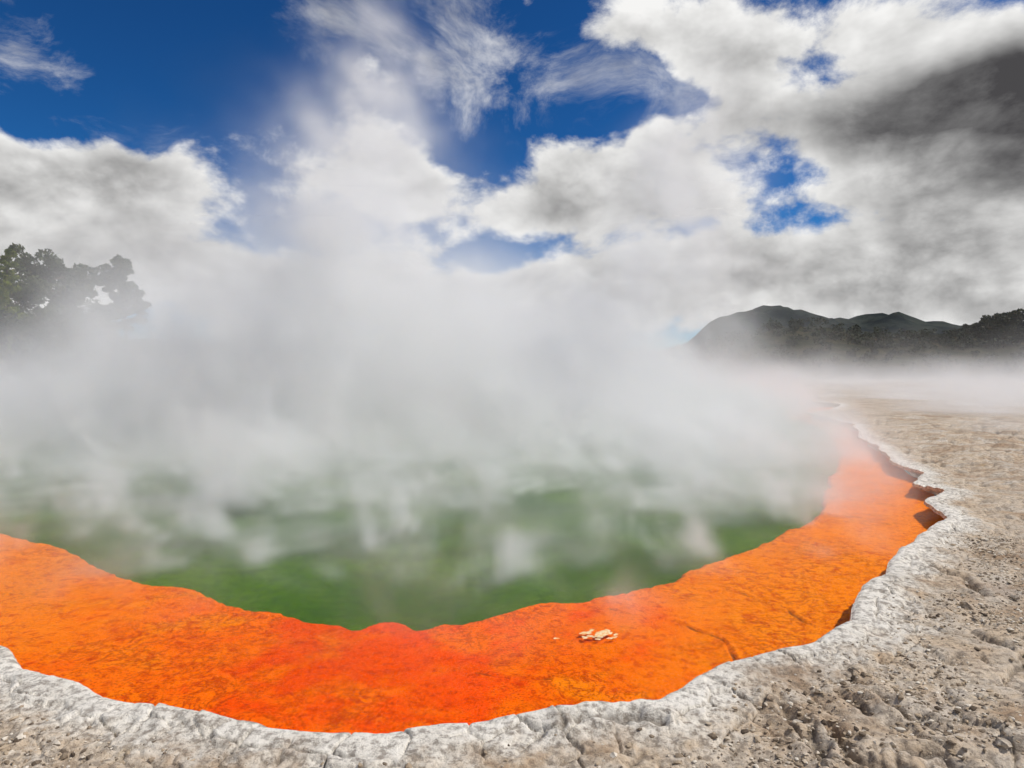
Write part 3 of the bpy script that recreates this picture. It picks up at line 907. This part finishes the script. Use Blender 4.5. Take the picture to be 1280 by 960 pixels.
# scrub wood over the rise: reads as one dark mass
r = np.random.default_rng(77)
cs, rs = [], []
for _ in range(900):
    k = r.integers(2, 19); j = r.integers(130, 250)
    p = HV[k, j] + r.normal(size=3) * np.array([3, 5, 0])
    h = r.uniform(2.0, 5.0)
    for q_ in range(6):
        cs.append(p + np.array([r.normal() * h * .3, r.normal() * h * .3, h * r.uniform(.1, .9)])); rs.append(h * r.uniform(.2, .42))
v, f, tn = leaf_cards(np.array(cs), np.array(rs), 14, .75, r, .8)
wood = link('woods', mesh_np('woods', v, f, {'tone': tn}, False), M_DARK)
tag(wood, 'dark scrub wood covering the low rise in front of the mountains', 'woods', kind='stuff')

# ------------------------------------------------------------------ steam: heterogeneous volume grids
def fbm3(X, Y, Zz, scale, octv, seed, gain=.55):
    t = 0; a = 1; tot = 0
    for o in range(octv):
        f = 2.05 ** o / scale
        t = t + a * perlin3(X * f + o * 7.7, Y * f + o * 3.1, Zz * f - o * 5.3, seed + o); tot += a; a *= gain
    return t / tot

_sx, _sy = np.arange(-70, 90, 1.0), np.arange(0, 100, 1.0)
_SX, _SY = np.meshgrid(_sx, _sy, indexing='ij')
_SS = sdf(_SX.ravel(), _SY.ravel(), shore[::3]).reshape(_SX.shape)
def shore_lookup(x, y):
    fx = np.clip((x - _sx[0]), 0, len(_sx) - 1.001); fy = np.clip((y - _sy[0]), 0, len(_sy) - 1.001)
    i, j = fx.astype(int), fy.astype(int); u, v = fx - i, fy - j
    return (_SS[i, j] * (1 - u) + _SS[i + 1, j] * u) * (1 - v) + (_SS[i, j + 1] * (1 - u) + _SS[i + 1, j + 1] * u) * v

def in_near(X, Y, Zz):
    m = smooth(Y, 24.5, 21.5) * smooth(Zz, 5.1, 4.2) * smooth(np.abs(X + 2.5), 16.5, 14.5)
    return m

def steam_density(X, Y, Zz, octv):
    wob = fbm3(X, Y, Zz, 7.0, 3, 300)
    wa, wb = fbm3(X, Y, Zz, 3.0, 2, 305), fbm3(X, Y, Zz, 3.0, 2, 307)      # curl of the rising air
    U, Vv = X + .5 * Zz + wa * 1.6, Y + wb * 1.6
    ins = -shore_lookup(X + .25 * Zz, Y)                 # leans a little with the breeze
    insl = -shore_lookup(X + 2.0, Y)
    inside = smooth(ins + wob * 2.5, .6, 5.0)
    core = smooth(ins + wob * 4, 5, 16)
    left = smooth(X + wob * 5, -30, -18)
    n = fbm3(U, Vv, Zz * .7, 4.2, octv, 310, .62)
    ns = fbm3(U, Vv, Zz * .80, 1.45, max(octv - 2, 2), 350, .65)
    # separate wisps curling off the near water, dense but with gaps between
    nt = fbm3(U + wb * .5, Vv, Zz * .9, .62, 2, 370, .6)
    e = np.clip(np.exp(8.5 * (n * .75 + ns * .8 + nt * .30) - 1.25), 0, 14)
    d = inside * e * np.exp(-np.maximum(Zz - .1 + 1.0 * ns, 0) / .80) * .27 * (1 + .45 * smooth(Y, 9.5, 15))
    # the bank behind them
    back = smooth(Y + wob * 5 + n * 8, 17, 31)
    hgt = 1.0 + 3.5 * core * (.25 + .75 * left)
    d = d + inside * (.45 + .55 * left) * back * np.exp(-np.maximum(Zz, 0) / hgt) * np.clip(np.exp(4.2 * (n + .55 * ns) - .45), .08, 4.0) * .27 * smooth(Zz + wob * 4 + n * 6, 12, 4)
    # thin breath over the far side shelves and the near left one
    d = d + .060 * smooth(ins + wob * 2, -2, 1.5) * np.exp(-np.maximum(Zz, 0) / .8) * smooth(ins, -.6, .6) * (smooth(Y, 10, 20) + 7.0 * smooth(Y, 11, 19) * smooth(X, 2, 6) * smooth(Y, 36, 26) + 3.0 * smooth(Y, 14, 26) * smooth(Y, 42, 28)) * np.clip(.6 + 2 * n, 0, 2)
    d = d + .085 * smooth(insl, -1, 2) * smooth(X, -4.5, -8) * smooth(Y, 22, 16) * np.exp(-np.maximum(Zz, 0) / .7) * np.clip(.3 + 1.6 * n + 1.6 * ns, 0, 2)
    core = core * left
    # tall thin veil above the bank, torn by the wind
    tv = np.clip(np.exp(4.5 * fbm3(U * .9, Vv, Zz * .7, 6.0, max(octv, 4), 330, .6) - .5), 0, 3.5)
    d = d + core * tv * .034 * np.exp(-(np.maximum(Zz - 3, 0) / 5.0) ** 2)
    # main plume
    def plume(x0, y0, x1, y1, z1, r0, r1, k):
        t = np.clip(Zz / z1, 0, 1.3)
        cx_ = x0 + (x1 - x0) * t + wob * 2.2; cy_ = y0 + (y1 - y0) * t
        rr = r0 + (r1 - r0) * t
        q_ = np.exp(-(((X - cx_) / rr) ** 2 + ((Y - cy_) / (rr * 1.6)) ** 2))
        return q_ * np.clip(np.exp(5.0 * n + 4.0 * ns - .65), 0, 5) * k * smooth(Zz, z1 * 1.28, z1 * .8) * smooth(Zz, 1, 5)
    d = d + plume(-8.0, 31, -5.9, 31, 18.5, 6.0, 1.5, .18) + plume(5.0, 32, 9.0, 33, 15, 4.6, 2.0, .14) + plume(-14, 36, -14, 36, 11, 5, 3, .05)
    return d.astype(np.float32)

def steam_volume(name, mn, mx, voxel, fn, material, label):
    mn, mx = np.array(mn, float), np.array(mx, float)
    res = np.maximum(((mx - mn) / voxel).astype(int), 4)
    X, Y, Zz = np.meshgrid(*[np.linspace(mn[i], mx[i], res[i]) for i in range(3)], indexing='ij')
    d = np.empty(X.shape, np.float32)
    for i in range(0, res[0], 24):
        d[i:i + 24] = fn(X[i:i + 24], Y[i:i + 24], Zz[i:i + 24])
    # nothing may end flat against the box
    for ax in range(3):
        c = [X, Y, Zz][ax]; w = (mx[ax] - mn[ax]) * .07
        if ax < 2: d *= smooth(c, mn[ax], mn[ax] + w)
        d *= smooth(c, mx[ax], mx[ax] - w)
    d[d < .0015] = 0
    me = bpy.data.meshes.new(name)
    me.vertices.add(d.size)
    me.vertices.foreach_set('co', np.zeros(d.size * 3, np.float32))
    a = me.attributes.new('amount', 'FLOAT', 'POINT'); a.data.foreach_set('value', d.ravel())
    o = link(name, me, material)
    ng = bpy.data.node_groups.new(name, 'GeometryNodeTree')
    ng.interface.new_socket('Geometry', in_out='INPUT', socket_type='NodeSocketGeometry')
    ng.interface.new_socket('Geometry', in_out='OUTPUT', socket_type='NodeSocketGeometry')
    L, N = ng.links.new, ng.nodes.new
    gi, go = N('NodeGroupInput'), N('NodeGroupOutput')
    vc, si_, na, ps = N('GeometryNodeVolumeCube'), N('GeometryNodeSampleIndex'), N('GeometryNodeInputNamedAttribute'), N('GeometryNodeInputPosition')
    na.data_type = 'FLOAT'; na.inputs[0].default_value = 'amount'; si_.data_type = 'FLOAT'
    def vm(op, a, b):
        nd = N('ShaderNodeVectorMath'); nd.operation = op; L(a, nd.inputs[0])
        if b is not None: nd.inputs[1].default_value = b
        return nd
    x = vm('SUBTRACT', ps.outputs[0], tuple(mn))
    x = vm('MULTIPLY', x.outputs[0], tuple((res - 1) / (mx - mn)))
    x = vm('ADD', x.outputs[0], (.5, .5, .5))
    x = vm('FLOOR', x.outputs[0], None)
    x = vm('DOT_PRODUCT', x.outputs[0], (float(res[1] * res[2]), float(res[2]), 1.0))
    L(gi.outputs[0], si_.inputs['Geometry']); L(na.outputs['Attribute'], si_.inputs['Value']); L(x.outputs['Value'], si_.inputs['Index'])
    L(si_.outputs[0], vc.inputs['Density'])
    vc.inputs['Min'].default_value = tuple(mn); vc.inputs['Max'].default_value = tuple(mx)
    for ax, nm in enumerate('XYZ'): vc.inputs['Resolution ' + nm].default_value = int(res[ax])
    sm = N('GeometryNodeSetMaterial'); sm.inputs['Material'].default_value = material
    L(vc.outputs[0], sm.inputs[0]); L(sm.outputs[0], go.inputs[0])
    md = o.modifiers.new('steam', 'NODES'); md.node_group = ng
    tag(o, label, 'steam', kind='stuff')
    print(name, res, d.size)
    return o

ms, q, out = mat('steam')
pv = q.n('ShaderNodeVolumePrincipled')
pv.inputs['Color'].default_value = (.995, .995, .995, 1)
pv.inputs['Density'].default_value = 1.0
pv.inputs['Anisotropy'].default_value = 0.0
q.t.links.new(pv.outputs[0], out.inputs['Volume'])

def far_steam(X, Y, Zz):
    n = np.clip(.25 + 3.8 * fbm3(X, Y, Zz * 1.3, 17, 5, 400, .6), 0, 2.6)
    side = smooth(X, -75, -45) * .5 + smooth(X, 10, 30) * 1.0 + .3
    hg = 2.9 + 3.6 * fbm3(X, Y, 0 * Zz, 22, 2, 410)
    return np.exp(-np.maximum(Zz, 0) / np.maximum(hg, .9)) * n * side * .026 * smooth(Y - .25 * np.maximum(X - 15, 0), 50, 74) * smooth(X, 165, 120) * smooth(Zz + 2 * n - 2, 8, 3.5)

def flat_steam(X, Y, Zz):
    """warm ground away from the rim breathes a low mist"""
    n = np.clip(.6 + 2.4 * fbm3(X, Y, Zz * 1.4, 8, 4, 440, .6), 0, 2)
    hg = 1.5 + 1.4 * fbm3(X, Y, 0 * Zz, 14, 2, 450)
    return np.exp(-np.maximum(Zz, 0) / np.maximum(hg, .7)) * n * .17 * smooth(shore_lookup(X, Y) + 3 * (n - .6), 3.5, 8) * smooth(Y, 24, 34)

steam_volume('steam', (-22, 6.0, 0.02), (17, 26.5, 5.6), .14, lambda X, Y, Zz: steam_density(X, Y, Zz, 5) * in_near(X, Y, Zz), ms, 'thin wisps of white steam curling off the near green water')
steam_volume('steam', (-58, 6.0, 0.02), (34, 84, 25), .50, lambda X, Y, Zz: steam_density(X, Y, Zz, 4) * (1 - in_near(X, Y, Zz)), ms, 'thick white bank of steam rising over the whole pool')
steam_volume('steam', (-130, 50, 0.05), (190, 260, 26), 2.2, far_steam, ms, 'low drifting steam over the flats behind the pool')
steam_volume('steam', (10, 24, 0.05), (75, 78, 8), .8, flat_steam, ms, 'thin steam creeping over the pale flats right of the pool')
